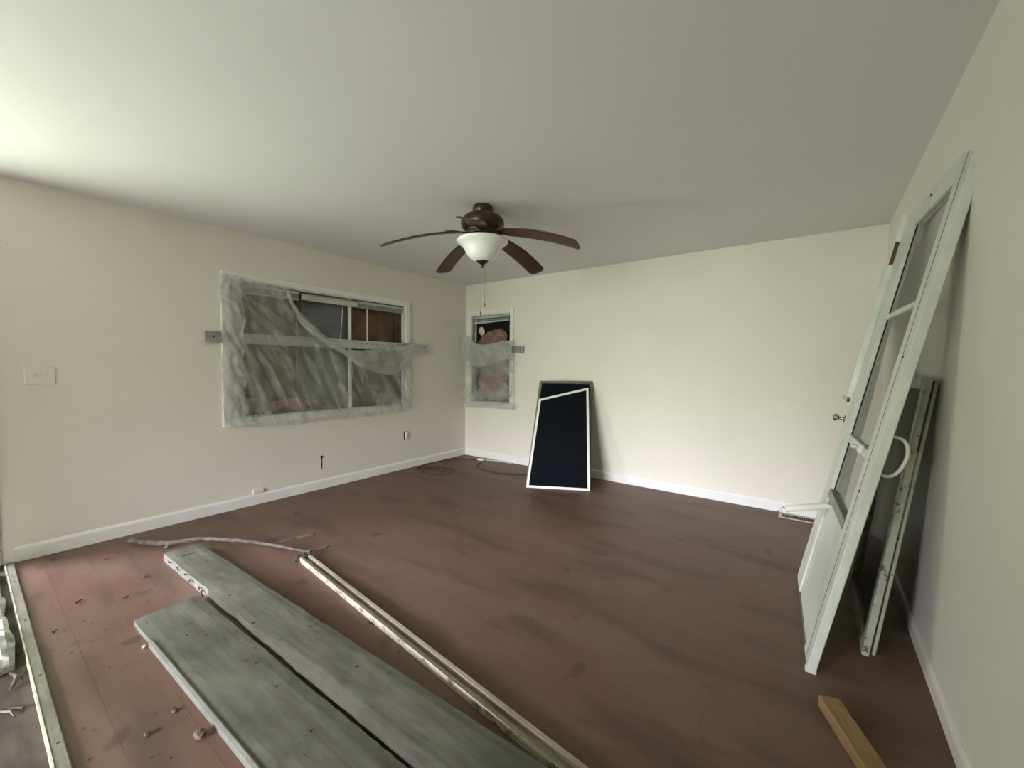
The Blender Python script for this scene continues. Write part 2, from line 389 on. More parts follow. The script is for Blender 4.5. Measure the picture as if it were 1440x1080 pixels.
for yy, mt_ in ((2.045, 'plywood_dark'), (2.595, 'trim_white')):
    bx('mullion', (-.075, yy-.014, WZ0+.012), (-.045, yy+.014, WZ1-.012), mt_, w1, .002)
for yy in (1.475, 3.255):
    bx('stile', (-.085, yy-.045, WZ0+.012), (-.06, yy+.045, WZ1-.012), 'plywood_dark' if yy > 2 else 'trim_dirty', w1, .002)
bx('backing', (-T-.012, WY0-.05, WZ0-.05), (-T, WY1+.05, WZ1+.05), 'kraft', w1)  # unseen board added to stop daylight leaking past the batts
# what blocks the openings from outside: kraft faced batts and a grey sheet
def batt(name, y0, y1, z0, z1, mat, label, cat, amp=.014, x=XL-.135, seed=0):
    m_ = MB(); n1, n2 = 14, 20; vs = []
    for i in range(n1+1):
        row = []
        for j in range(n2+1):
            yy = y0+(y1-y0)*i/n1; zz = z0+(z1-z0)*j/n2
            edge = min(i, n1-i, 2)/2*min(j, n2-j, 2)/2
            d = .022*edge + amp*noise.noise(Vector((yy*6+seed, zz*5, seed)))
            row.append(m_.bm.verts.new((d, yy, zz)))
        vs.append(row)
    for i in range(n1):
        for j in range(n2): m_.bm.faces.new([vs[i][j], vs[i+1][j], vs[i+1][j+1], vs[i][j+1]])
    r_ = bmesh.ops.extrude_face_region(m_.bm, geom=m_.bm.faces[:])
    for v in r_['geom']:
        if isinstance(v, bmesh.types.BMVert): v.co.x = -.05
    o = m_.build(name, mat, smooth=True, loc=(x+.02, 0, 0)); return tag(o, label, cat, 'kraft batts in the wide window' if cat == 'insulation' else None)
batt('insulation_batt', 1.425, 2.035, .815, 2.005, 'kraft', 'brown kraft faced insulation behind the plastic, leftmost window bay', 'insulation', seed=1)
batt('insulation_batt', 2.61, 3.30, .815, 2.005, 'kraft', 'brown kraft faced insulation filling the window bay nearest the corner', 'insulation', seed=5)
batt('grey_sheet', 2.04, 2.605, .815, 2.005, 'grey_sheet', 'dull grey sheet filling the middle bay of the wide window', 'sheet', .010, seed=9)
# pink wool lumps
def lump(name, pts, mat, label, cat, seed=0):
    m_ = MB()
    for c, rad in pts:
        M_ = Matrix.Translation(c) @ Matrix.Diagonal((rad[0], rad[1], rad[2], 1))
        bmesh.ops.create_icosphere(m_.bm, subdivisions=3, radius=1, matrix=M_)
    for v in m_.bm.verts:
        n_ = noise.noise_vector(v.co*14 + Vector((seed, 0, 0))); n2 = noise.noise_vector(v.co*42)
        v.co += n_*.03 + n2*.012
    o = m_.build(name, mat, smooth=True); return tag(o, label, cat)
lump('insulation_wool', [(Vector((XL-.034, 1.62, .91)), (.03, .13, .06)), (Vector((XL-.034, 1.80, .895)), (.03, .11, .045)), (Vector((XL-.032, 2.00, .90)), (.03, .12, .05)), (Vector((XL-.034, 2.18, .895)), (.03, .09, .045))],
     'pink_wool', 'pink fibre wool bunched along the bottom of the wide window', 'insulation', 3)
# blinds pulled up to the head
def headrail(name, y0, y1, z0, z1, mat, label, slats=0, x0=-.052, x1=-.012):
    e = empty(name, (XL, 0, 0)); tag(e, label, 'blind')
    bx('headrail', (x0, y0, z1-.03), (x1, y1, z1), mat, e, .002)
    zz = z1-.032
    for k in range(slats):
        bx('slat', (x0+.004, y0+.006, zz-.006), (x1-.004, y1-.006, zz-.002), mat, e); zz -= .008
    bx('bottom_rail', (x0+.004, y0+.004, z0), (x1-.004, y1-.004, zz-.001), mat, e, .002)
    return e
headrail('window_blind', 1.43, 2.03, 1.915, 2.003, 'blind_grey', 'grey raised mini blind behind the plastic at the upper corner', 5)
e = empty('blind_valance', (XL, 0, 0)); tag(e, 'beige blind valance in the middle of the wide window head', 'blind')
bx('valance', (-.03, 2.05, 1.925), (-.004, 2.668, 1.978), 'blind_beige', e, .004); bx('headrail', (-.055, 2.06, 1.965), (-.032, 2.66, 1.995), 'blind_grey', e)
e = headrail('window_blind', 2.68, 3.293, 1.925, 1.998, 'blind_grey', 'pale raised mini blind at the window head nearest the corner', 4)
MB().tube([(-.035, 2.80, 1.96), (-.035, 2.797, 1.44)], .0055).build('tilt_wand', 'plastic_white', e)
MB().tube([(-.03, 2.50, 1.93), (-.03, 2.47, 1.60), (-.03, 2.455, 1.45)], .003).build('pull_cord', 'plastic_white', bpy.data.objects['blind_valance'])

# ------------------------------------------------------------------ slotted steel bars across the windows
def steel_bar(name, length, label, holes):
    e = empty(name); tag(e, label, 'metal bar', 'slotted steel bars over the windows')
    h2 = .046
    # C channel, web against the wall, x = along, y = out of the wall, z = up
    MB().prism([(0, -h2), (.022, -h2), (.022, -h2+.012), (.018, -h2+.012), (.018, -h2+.005), (.004, -h2+.005), (.004, h2-.005), (.018, h2-.005), (.018, h2-.012), (.022, h2-.012), (.022, h2), (0, h2)], 0, 0, length).build('channel', 'steel', e)
    for hx, hz in holes:
        MB().lathe([(.007, 0), (.007, .001)], 10).build('bolt_hole', 'black_void', e, loc=(hx, .0042, hz), rot=(-math.pi/2, 0, 0))
    return e
hs = [(.06, 0)] + [(1.38+.07*k, .012) for k in range(15)]
b1 = steel_bar('steel_bar', 2.43, 'long grey steel channel bar fixed across the wide window', hs)
b1.matrix_world = Matrix(((0, 1, 0, XL+.024), (1, 0, 0, 1.23), (0, 0, 1, 1.512), (0, 0, 0, 1)))
b2 = steel_bar('steel_bar', .95, 'short grey steel channel bar across the narrow window', [(.82, 0), (.87, 0), (.905, 0)])
b2.matrix_world = Matrix(((1, 0, 0, -4.01), (0, -1, 0, YB-.024), (0, 0, 1, 1.51), (0, 0, 0, 1)))

# ------------------------------------------------------------------ torn plastic film
def film_grid(top, bot, u0, u1, nu, nv, place, disp):
    m_ = MB(); vs = []
    for i in range(nu+1):
        u = u0+(u1-u0)*i/nu; zt, zb = lerp_curve(top, u), lerp_curve(bot, u)
        row = []
        for j in range(nv+1):
            t = j/nv; z = zt+(zb-zt)*t
            row.append(m_.bm.verts.new(place(u, z, disp(u, z, t))))
        vs.append(row)
    for i in range(nu):
        for j in range(nv): m_.bm.faces.new([vs[i][j], vs[i+1][j], vs[i+1][j+1], vs[i][j+1]])
    return m_
def ridge(v): return 1-abs(2*(v-math.floor(v))-1)
top1 = [(1.335, 2.055), (1.41, 2.040), (1.53, 2.034), (1.69, 2.022), (1.845, 2.005), (1.90, 1.90), (1.975, 1.79), (2.09, 1.69), (2.204, 1.605), (2.33, 1.52), (2.456, 1.452), (2.56, 1.446), (2.74, 1.455), (2.922, 1.480), (3.15, 1.515), (3.30, 1.545), (3.385, 1.565)]
bot1 = [(1.335, .76), (1.42, .745), (1.555, .726), (1.66, .704), (1.80, .712), (1.98, .703), (2.25, .722), (2.45, .716), (2.664, .711), (3.018, .712), (3.22, .735), (3.385, .762)]
def d1(u, z, t):
    a = math.atan2(2.1-z, u-1.2)                       # folds fan out from the upper corner
    rr = math.hypot(2.1-z, u-1.2)
    f = .020*ridge(a*6.3+.35*noise.noise(Vector((u*3, z*3, 0))))**2 + .010*ridge(a*15+.6*noise.noise(Vector((u*5, z*5, 4))))
    f += .012*noise.noise(Vector((u*7, z*7, 2))) + .006*noise.noise(Vector((u*22, z*18, 8)))
    sag = .018*math.sin(math.pi*min(1, max(0, (u-1.4)/1.9)))*math.sin(math.pi*min(1, t))
    return max(.004, f+sag+.006) if 1.36 < u < 3.38 else .004+.4*abs(f)
pf = empty('plastic_film', (XL+.05, 1.335, .75)); tag(pf, 'clear plastic sheet torn and sagging over the wide window', 'plastic sheet')
inv = pf.matrix_world
film_grid(top1, bot1, 1.335, 3.385, 130, 90, lambda u, z, d: (d, u-1.335, z-.75), d1).build('sheet', 'plastic_film', pf, True)
ftop = [(1.846, 2.0)] + top1[5:]
flow = [(1.846, 1.965), (1.92, 1.79), (1.991, 1.66), (2.09, 1.585), (2.203, 1.515), (2.33, 1.445), (2.455, 1.385), (2.559, 1.295), (2.66, 1.25), (2.78, 1.215), (2.9, 1.187), (3.019, 1.175), (3.13, 1.20), (3.226, 1.262), (3.31, 1.37), (3.385, 1.54)]
def d2(u, z, t):
    f = .03 + .016*math.sin(math.pi*t) + .010*ridge(t*3+u*2.2+.5*noise.noise(Vector((u*4, z*4, 1)))) + .008*noise.noise(Vector((u*9, z*9, 5)))
    return f + d1(u, z, t)*.8
film_grid(ftop, flow, 1.846, 3.385, 90, 14, lambda u, z, d: (d, u-1.335, z-.75), d2).build('folded_edge', 'plastic_flap', pf, True)
# crumpled gather down the left side
def d3(u, z, t): return .022 + .020*ridge(z*4.2+u*9+noise.noise(Vector((u*8, z*5, 3))))+.012*noise.noise(Vector((u*24, z*14, 1)))
film_grid([(1.335, 2.05), (1.44, 2.03)], [(1.335, .76), (1.36, .765), (1.52, .735)], 1.338, 1.50, 16, 90, lambda u, z, d: (d, u-1.335 + .035*noise.noise(Vector((z*5, 0, 2))), z-.75), d3).build('side_gather', 'plastic_flap', pf, True)

# ------------------------------------------------------------------ window 2 (narrow, in the back wall)
w2 = empty('window_2', (0, YB, 0)); tag(w2, 'narrow white framed window stuffed with insulation beside the corner', 'window', kind=S)
t2 = .06
for nm, a, b in (('side_trim', (BX0-t2, -.02, BZ0-t2), (BX0, 0, BZ1+t2)), ('side_trim', (BX1, -.02, BZ0-t2), (BX1+t2, 0, BZ1+t2)),
                 ('head_trim', (BX0, -.02, BZ1), (BX1, 0, BZ1+t2)), ('sill_trim', (BX0, -.024, BZ0-t2), (BX1, 0, BZ0))):
    bx(nm, a, b, 'trim_white', w2, .003)
for nm, a, b in (('jamb', (BX0, 0, BZ0), (BX0+.012, .10, BZ1)), ('jamb', (BX1-.012, 0, BZ0), (BX1, .10, BZ1)), ('jamb', (BX0+.012, 0, BZ1-.012), (BX1-.012, .10, BZ1)), ('jamb', (BX0+.012, 0, BZ0), (BX1-.012, .10, BZ0+.012))):
    bx(nm, a, b, 'trim_dirty', w2)
bx('backing', (BX0-.05, T, BZ0-.05), (BX1+.05, T+.012, BZ1+.05), 'kraft', w2)  # unseen outer board added to stop daylight leaking in
bx('backing', (BX0+.012, .115, BZ0+.012), (BX1-.012, .13, BZ1-.012), 'black_void', w2)
lump('insulation_wool', [(Vector((-3.58, YB+.07, 1.70)), (.20, .03, .10)), (Vector((-3.72, YB+.07, 1.62)), (.19, .03, .12)), (Vector((-3.56, YB+.068, 1.47)), (.21, .03, .16)), (Vector((-3.74, YB+.07, 1.38)), (.17, .03, .17)), (Vector((-3.58, YB+.07, 1.22)), (.23, .03, .17)), (Vector((-3.72, YB+.068, 1.10)), (.19, .03, .16)), (Vector((-3.57, YB+.07, .98)), (.22, .03, .12)), (Vector((-3.72, YB+.07, .93)), (.18, .03, .09))],
     'pink_wool', 'pink fibre wool stuffed into the narrow window', 'insulation', 11)
lump('paper_scrap', [(Vector((-3.80, YB+.004, 1.775)), (.05, .005, .06))], 'blind_beige', 'crumpled tan paper scrap on the pink wool in the narrow window', 'paper', 21)
e = empty('window_blind', (0, YB, 0)); tag(e, 'grey raised mini blind at the head of the narrow window', 'blind')
bx('headrail', (-3.95, .008, 1.955), (-3.315, .045, 1.99), 'blind_grey', e, .002)
bx('slat', (-3.94, .01, 1.938), (-3.325, .043, 1.944), 'blind_grey', e); bx('slat', (-3.94, .01, 1.926), (-3.325, .043, 1.932), 'blind_grey', e)
MB().prism([(-3.94, 1.882), (-3.325, 1.905), (-3.325, 1.922), (-3.94, 1.915)], 1, .008, .04).build('bottom_rail', 'blind_grey', e)
MB().tube([(-3.90, .005, 1.95), (-3.915, .005, 1.63)], .005).build('tilt_wand', 'plastic_white', e)
topb = [(-4.085, 1.66), (-4.04, 1.71), (-3.97, 1.712), (-3.88, 1.65), (-3.784, 1.60), (-3.68, 1.587), (-3.57, 1.588), (-3.45, 1.605), (-3.333, 1.63), (-3.20, 1.63)]
botb = [(-4.085, .74), (-4.0, .722), (-3.9, .717), (-3.7, .722), (-3.5, .732), (-3.3, .737), (-3.20, .742)]
def db(u, z, t):
    f = .014*ridge(u*4+z*2.2+.7*noise.noise(Vector((u*4, z*4, 0))))+.014*noise.noise(Vector((u*7, z*7, 2)))+.006*noise.noise(Vector((u*22, z*20, 8)))
    top = .03*max(0, 1-t*2.2)
    return max(.004, f+.010+top)
pb = empty('plastic_film', (-4.085, YB-.05, .72)); tag(pb, 'clear plastic sheet drooping over the narrow window by the corner', 'plastic sheet')
def placeb(u, z, d):
    side = 0
    if 1.2 < z < 1.72 and u < -3.9: side = -.0
    return (u+4.085+side, -d, z-.72)
film_grid(topb, botb, -4.085, -3.20, 60, 80, placeb, db).build('sheet', 'plastic_film', pb, True)
topb2 = [(a, b-.005) for a, b in topb]
lowb2 = [(-4.085, 1.40), (-4.0, 1.36), (-3.9, 1.30), (-3.75, 1.27), (-3.6, 1.31), (-3.4, 1.36), (-3.20, 1.42)]
film_grid(topb2, lowb2, -4.085, -3.20, 50, 24, placeb, lambda u, z, t: db(u, z, t)+.022+.016*math.sin(math.pi*t)).build('folded_edge', 'plastic_flap', pb, True)
film_grid([(-4.06, .775), (-3.16, .80)], [(-4.06, .70), (-3.6, .715), (-3.16, .73)], -4.06, -3.165, 60, 10, placeb, lambda u, z, t: .024+.014*math.sin(math.pi*t)+.012*noise.noise(Vector((u*16, z*16, 3)))).build('bottom_hem', 'plastic_flap', pb, True)

# ------------------------------------------------------------------ ceiling fan
FX, FY = -1.975, 2.292
fan = empty('ceiling_fan', (FX, FY, H)); tag(fan, 'dark bronze five blade ceiling fan with white bell light', 'ceiling fan')
def Z(z): return z-H
MB().lathe([(.066, Z(2.44)), (.072, Z(2.425)), (.072, Z(2.395)), (.060, Z(2.382)), (.06, Z(2.37))], 40).build('canopy', 'bronze', fan, True)
MB().lathe([(.055, Z(2.385)), (.095, Z(2.378)), (.130, Z(2.362)), (.152, Z(2.338)), (.158, Z(2.312)), (.150, Z(2.285)), (.128, Z(2.262)), (.115, Z(2.252)), (.120, Z(2.246)), (.115, Z(2.225)), (.09, Z(2.215))], 48).build('motor_housing', 'bronze', fan, True)
MB().lathe([(.07, Z(2.222)), (.080, Z(2.195)), (.085, Z(2.18)), (.05, Z(2.17))], 32).build('light_fitter', 'bronze', fan, True)
prof = [(.183, 2.194), (.189, 2.188), (.183, 2.178), (.166, 2.166), (.150, 2.152), (.136, 2.136), (.126, 2.118), (.116, 2.099), (.101, 2.078), (.081, 2.060), (.055, 2.049), (.03, 2.045)]
inner = [(max(.02, r_-.005), z_+.004) for r_, z_ in reversed(prof)]
MB().lathe([(r_, Z(z_)) for r_, z_ in prof] + [(r_, Z(z_)) for r_, z_ in inner], 56, cap=False).build('light_bowl', 'frosted_glass', fan, True)
fin = MB().lathe([(.042, Z(2.054)), (.045, Z(2.047)), (.036, Z(2.036)), (.016, Z(2.026)), (.008, Z(2.018)), (.010, Z(2.010)), (.004, Z(1.998))], 24).build('finial', 'black_metal', fan, True)
for dx, dy, zb in ((-.004, -.01, 1.675), (.018, .008, 1.735)):
    ch = MB().tube([(dx, dy, Z(2.03)), (dx, dy, Z(zb))], .0014, 6).build('pull_chain', 'chain', fan)
    MB().lathe([(.002, .012), (.005, .006), (.0055, -.012), (.003, -.018)], 10, (dx, dy, Z(zb))).build('chain_pull', 'brass_old' if zb > 1.7 else 'black_metal', ch, True)
def blade_mesh():
    m_ = MB(); n, k = 26, 6; rows = []
    R0, R1 = .155, .705
    for i in range(n+1):
        t = i/n; r_ = R0+(R1-R0)*t
        hw = .052+.020*min(1, t/.5)
        cr_ = .030                                     # rounded tip corners
        if R1-r_ < cr_: hw -= cr_ - math.sqrt(max(0, cr_**2-(cr_-(R1-r_))**2))
        if r_-R0 < .04: hw -= .024*(1-(r_-R0)/.04)**2
        z = 2.240 - .055*t - .090*t*t
        pitch = math.radians(-11)
        row = []
        for j in range(k+1):
            s = -hw + 2*hw*j/k
            row.append((r_, s*math.cos(pitch), z-H + s*math.sin(pitch)))
        rows.append(row)
    for dz, flip in ((.003, 1), (-.003, 0)):
        g_ = [[m_.bm.verts.new((p[0], p[1], p[2]+dz)) for p in row] for row in rows]
        if dz > 0: up = g_
        else: dn = g_
    for i in range(n):
        for j in range(k):
            m_.bm.faces.new([up[i][j], up[i+1][j], up[i+1][j+1], up[i][j+1]]); m_.bm.faces.new([dn[i][j], dn[i][j+1], dn[i+1][j+1], dn[i+1][j]])
    for i in range(n):
        for j in (0, k): m_.bm.faces.new([up[i][j], dn[i][j], dn[i+1][j], up[i+1][j]])
    for i in (0, n):
        for j in range(k): m_.bm.faces.new([up[i][j], up[i][j+1], dn[i][j+1], dn[i][j]])
    return m_
bl0 = blade_mesh().build('blade', 'blade_wood', fan, True)
ir = MB(); ir.prism([(.10, -.022), (.17, -.030), (.235, -.042), (.262, -.03), (.27, 0), (.262, .03), (.235, .042), (.17, .030), (.10, .022)], 2, Z(2.2405), Z(2.2465))
for sx, sy in ((.20, 0), (.24, -.025), (.24, .025)): ir.lathe([(.006, Z(2.2405)), (.004, Z(2.236))], 8, (sx, sy, 0))
iron0 = ir.build('blade_iron', 'bronze', bl0)
iron0.rotation_euler = (math.radians(-11), 0, 0); iron0.location = (0, 0, 0)
# keep the iron in the blade's pitch plane
iron0.data.transform(Matrix.Translation((0, 0, -Z(2.236)))); iron0.data.transform(Matrix.Rotation(math.radians(-11), 4, 'X')); iron0.data.transform(Matrix.Translation((0, 0, Z(2.232))))
iron0.rotation_euler = (0, 0, 0)
for i, ang in enumerate((16, 88, 160, 232, 304)):
    b_ = bl0 if i == 0 else bl0.copy()
    if i:
        C.objects.link(b_); b_.parent = fan
        q = iron0.copy(); C.objects.link(q); q.parent = b_
    b_.rotation_euler = (0, 0, math.radians(ang))

# ------------------------------------------------------------------ leaning window screens
def quad_frame(name, label, P, fw, th, mat_f, pane_mat, cat='window screen', extra=None):
    """P = BL, BR, TR, TL (planar); frame of four bars fw wide, th thick, with a pane"""
    P = [Vector(p) for p in P]
    n = (P[1]-P[0]).cross(P[3]-P[0]).normalized()
    e = empty(name, P[0]); tag(e, label, cat, 'screens leaning on the far wall')
    ctr = sum(P, Vector())/4
    def inset(k):
        a, b, c = P[k-1], P[k], P[(k+1) % 4]
        d1_, d2_ = (a-b).normalized(), (c-b).normalized(); s_ = d1_.cross(d2_).length
        return b + (d1_+d2_)*fw/s_
    I = [inset(k) for k in range(4)]
    def slab(vs, nm, mt, t0, t1):
        m_ = MB(); lo = [m_.bm.verts.new(v-P[0]+n*t0) for v in vs]; hi = [m_.bm.verts.new(v-P[0]+n*t1) for v in vs]
        m_.bm.faces.new(lo); m_.bm.faces.new(hi[::-1])
        for i in range(4): m_.bm.faces.new([lo[i], hi[i], hi[(i+1) % 4], lo[(i+1) % 4]])
        return m_.build(nm, mt, e)
    for k, nm in enumerate(('bottom_rail', 'stile', 'top_rail', 'stile')):
        j = (k+1) % 4; slab([P[k], P[j], I[j], I[k]], nm, mat_f, 0, -th)
    slab(I, 'screen_mesh', pane_mat, -th*.45, -th*.55)
    return e, n
SF = [(-2.452, 3.584, .0), (-1.858, 3.894, .0)]
SF_TR = (-2.07, 4.25, 1.059); SF_TL = (-2.536, 3.946, .922)
# project the fourth corner into the plane of the other three
def planar(a, b, c, d):
    a, b, c, d = map(Vector, (a, b, c, d)); n = (b-a).cross(c-a).normalized(); return d - n*((d-a).dot(n))
SF_TL = planar(SF[0], SF[1], SF_TR, SF_TL)
quad_frame('window_screen', 'white framed dark screen leaning in front, slanted top edge', [SF[0], SF[1], SF_TR, SF_TL], .024, .02, 'frame_white', 'dark_screen')
RB = [(-2.535, 3.70, 0), (-1.905, 4.0, 0)]; R_TR = (-2.085, 4.375, 1.125); R_TL = planar(RB[0], RB[1], R_TR, (-2.636, 4.112, 1.122))
quad_frame('window_screen', 'grey framed dark screen leaning on the wall behind the white one', [RB[0], RB[1], R_TR, R_TL], .03, .022, 'frame_grey', 'dark_screen')

# ------------------------------------------------------------------ storm door leaning on the right wall
def lean_frame(name, A, th, ph, label, cat):
    e2 = Vector((math.sin(th), math.cos(th), 0)); nrm = Vector((math.cos(th), -math.sin(th), 0))
    e1 = nrm*math.sin(ph) + Vector((0, 0, math.cos(ph))); e3 = e2.cross(e1)      # local x = along the bottom, y = up the door, z = towards the wall
    if e3.x < 0: e3 = -e3
    o = empty(name); tag(o, label, cat)
    M_ = Matrix((e2, e1, e3)).transposed().to_4x4(); M_.translation = Vector(A); o.matrix_world = M_
    return o
SW, SL, SD = .935, 2.167, .034
sd = lean_frame('storm_door', (.003, 2.121, .0), -.0655, .1998, 'tall white aluminium storm door leaning on the wall, nearest the viewer', 'door')
def dpart(nm, s0, s1, t0, t1, z0, z1, mt, par=None, bev=.003): return bx(nm, (s0, t0, z0), (s1, t1, z1), mt, par or sd, bev)
g0, g1 = .19, .70
dpart('stile', 0, g0-.03, 0.012, SL, 0, SD, 'aluminium_white')
dpart('stile', g1+.03, SW-.02, .012, SL, 0, SD, 'aluminium_white')
dpart('top_rail', g0-.03, g1+.03, 2.05, SL, 0, SD, 'aluminium_white')
dpart('kick_panel', g0-.03, g1+.03, .012, .62, .008, SD-.008, 'aluminium_white')
dpart('kick_rail', g0-.03, g1+.03, .60, .645, -.004, SD, 'frame_grey')
for ta, tb in ((.925, .965), (1.575, 1.60)): dpart('cross_rail', g0-.03, g1+.03, ta, tb, 0, SD, 'aluminium_white')
for ta, tb in ((.645, .925), (.965, 1.575), (1.60, 2.05)):
    pn = dpart('glass_pane', g0-.03, g1+.03, ta, tb, .014, .018, 'door_glass', bev=0)
    for a_, b_, c_, d_ in ((g0-.03, g0, ta, tb), (g1, g1+.03, ta, tb)): dpart('pane_bead', a_, b_, c_, d_, .006, .026, 'aluminium_white', pn, .002)
    dpart('gasket', g1-.006, g1, ta, tb, .010, .014, 'black_void', pn, 0)
dpart('edge_groove', .075, .081, .02, SL-.01, -.0012, .002, 'frame_grey', bev=0)
dpart('bottom_sweep', .0, SW-.02, -.002, .014, .004, SD-.004, 'frame_grey', bev=0)
dpart('end_cap', -.004, .03, .0, .02, -.003, SD+.002, 'aluminium_white')
# hinge flange folded out along the far edge
hf = MB().prism([(SW-.02, 0), (SW, 0), (SW+.004, -.026), (SW, -.026), (SW-.012, -.004), (SW-.02, -.004)], 1, 1.15, SL).build('hinge_flange', 'aluminium_white', sd)
dpart('hinge_slot', SW-.016, SW+.002, 1.90, 2.02, -.022, -.006, 'brass_old', hf, 0)
ed = MB(); pts = []
for k in range(25):                                     # ragged lower edge of the flange
    t = .02+.60*k/24; pts.append((SW+random.uniform(-.006, .006)+(.012 if k == 12 else 0), t))
ed.prism([(SW-.02, .02)] + pts + [(SW-.02, .62)], 2, 0, .006).build('torn_flange', 'trim_dirty', sd)
# latch, outside handle, closer
lt = dpart('latch', .225, .265, .935, .975, -.018, 0, 'plastic_white', None, .004)
MB().tube([(.245, .958, -.018), (.245, .958, -.032), (.30, .948, -.034)], [.009, .009, .007], 10).build('lever', 'plastic_white', lt, True)
hd = MB().tube(smooth_curve([(.10, 1.05, SD), (.10, 1.045, SD+.05), (.10, 1.0, SD+.075), (.10, .93, SD+.07), (.10, .89, SD+.045), (.10, .885, SD)], 5), .0065, 10).build('pull_handle', 'plastic_white', sd, True)
dpart('handle_plate', .075, .125, .87, 1.07, SD, SD+.006, 'plastic_white', hd, .003)
inv = sd.matrix_world.inverted()
p0 = inv @ Vector((.095, 2.76, .565)); p1 = inv @ Vector((-.118, 2.735, .507))
ax = (p1-p0)
cl = MB().tube([p0+ax*.06, p0+ax*.10, p0+ax*.97, p1], [.014, .0185, .0185, .015], 16).build('door_closer', 'plastic_white', sd, True)
MB().tube([p0, p0+ax*.07], .006, 8).build('closer_pin', 'chrome', cl)
MB().tube(smooth_curve([p1, p1+ax*.05+Vector((0, .012, 0)), p1+ax*.09, p1+ax*.12+Vector((0, -.012, 0)), p1+ax*.16+Vector((0, -.006, 0))], 4), .004, 8).build('closer_rod', 'chrome', cl, True)
dpart('closer_bracket', p0.x-.015, p0.x+.015, p0.y-.02, p0.y+.02, -.006, 0, 'chrome', cl, .001)
dpart('screw', .50, .512, 2.118, 2.13, -.003, 0, 'rust', None, .001)
dpart('screw', .06, .072, 1.36, 1.37, -.003, 0, 'rust', None, .001)
dpart('screw', .06, .072, .80, .81, -.003, 0, 'rust', None, .001)

# ------------------------------------------------------------------ panelled entry door leaning behind it
ph2 = math.atan2(.325, 1.99)
ed2 = lean_frame('entry_door', (.028, 3.085, 0), 0.0, ph2, 'white wooden entry door with knob and deadbolt, leaning beside the corner', 'door')
EW, EL, ET = .90, 2.03, .044
def epart(nm, s0, s1, t0, t1, z0, z1, mt, par=None, bev=.002): return bx(nm, (s0, t0, z0), (s1, t1, z1), mt, par or ed2, bev)
epart('slab', 0, EW, 0, EL, .004, ET, 'door_white')
epart('edge_strip', EW, EW+.004, 0, EL, 0, ET, 'cream_edge', None, 0)
for a_, b_ in ((0, .11), (.395, .505), (.79, .90)): epart('stile', a_, b_, 0, EL, 0, .004, 'door_white', None, .001)
for c_, d_ in ((0, .2), (.86, 1.0), (1.5, 1.6), (1.9, EL)):
    for a_, b_ in ((.11, .395), (.505, .79)): epart('rail', a_, b_, c_, d_, 0, .004, 'door_white', None, .001)
kn = MB().lathe([(.030, 0), (.030, -.006), (.012, -.008), (.012, -.034), (.020, -.040), (.027, -.048), (.028, -.058), (.023, -.068), (.008, -.072)], 24).build('knob', 'chrome', ed2, True, loc=(.835, .935, 0))
db_ = MB().lathe([(.028, 0), (.028, -.012), (.022, -.018), (.010, -.020)], 24).build('deadbolt', 'brass_old', ed2, True, loc=(.835, 1.09, 0))
MB().box((-.004, -.012, -.045), (.004, .012, -.018), .002).build('thumb_turn', 'chrome', db_)

# ------------------------------------------------------------------ old sashes behind the storm door
def sash(name, A, th, ph, W, L, D_, sw, mat, label, muntin=None):
    o = lean_frame(name, A, th, ph, label, 'storm window'); o['group'] = 'storm windows leaning on the wall'
    def q(nm, s0, s1, t0, t1, z0=0, z1=D_, mt=mat, bev=.003): return bx(nm, (s0, t0, z0), (s1, t1, z1), mt, o, bev)
    q('stile', 0, sw, 0, L); q('stile', W-sw, W, 0, L); q('bottom_rail', sw, W-sw, 0, sw*1.3); q('top_rail', sw, W-sw, L-sw, L)
    if muntin: q('muntin', sw, W-sw, muntin-.012, muntin+.012, D_*.2, D_*.8)
    q('glass_pane', sw-.005, W-sw+.005, sw, L-sw, D_*.45, D_*.55, 'sash_glass', 0)
    return o
lean = math.atan2(.163, 1.255)
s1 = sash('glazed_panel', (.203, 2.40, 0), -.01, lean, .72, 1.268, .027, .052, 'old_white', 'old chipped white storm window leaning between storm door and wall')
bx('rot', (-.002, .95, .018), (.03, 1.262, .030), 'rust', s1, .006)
s2 = sash('glazed_panel', (.238, 2.425, 0), -.01, math.atan2(.155, 1.24), .70, 1.247, .016, .045, 'old_white', 'thin weathered storm window squeezed between the chipped one and the wall')

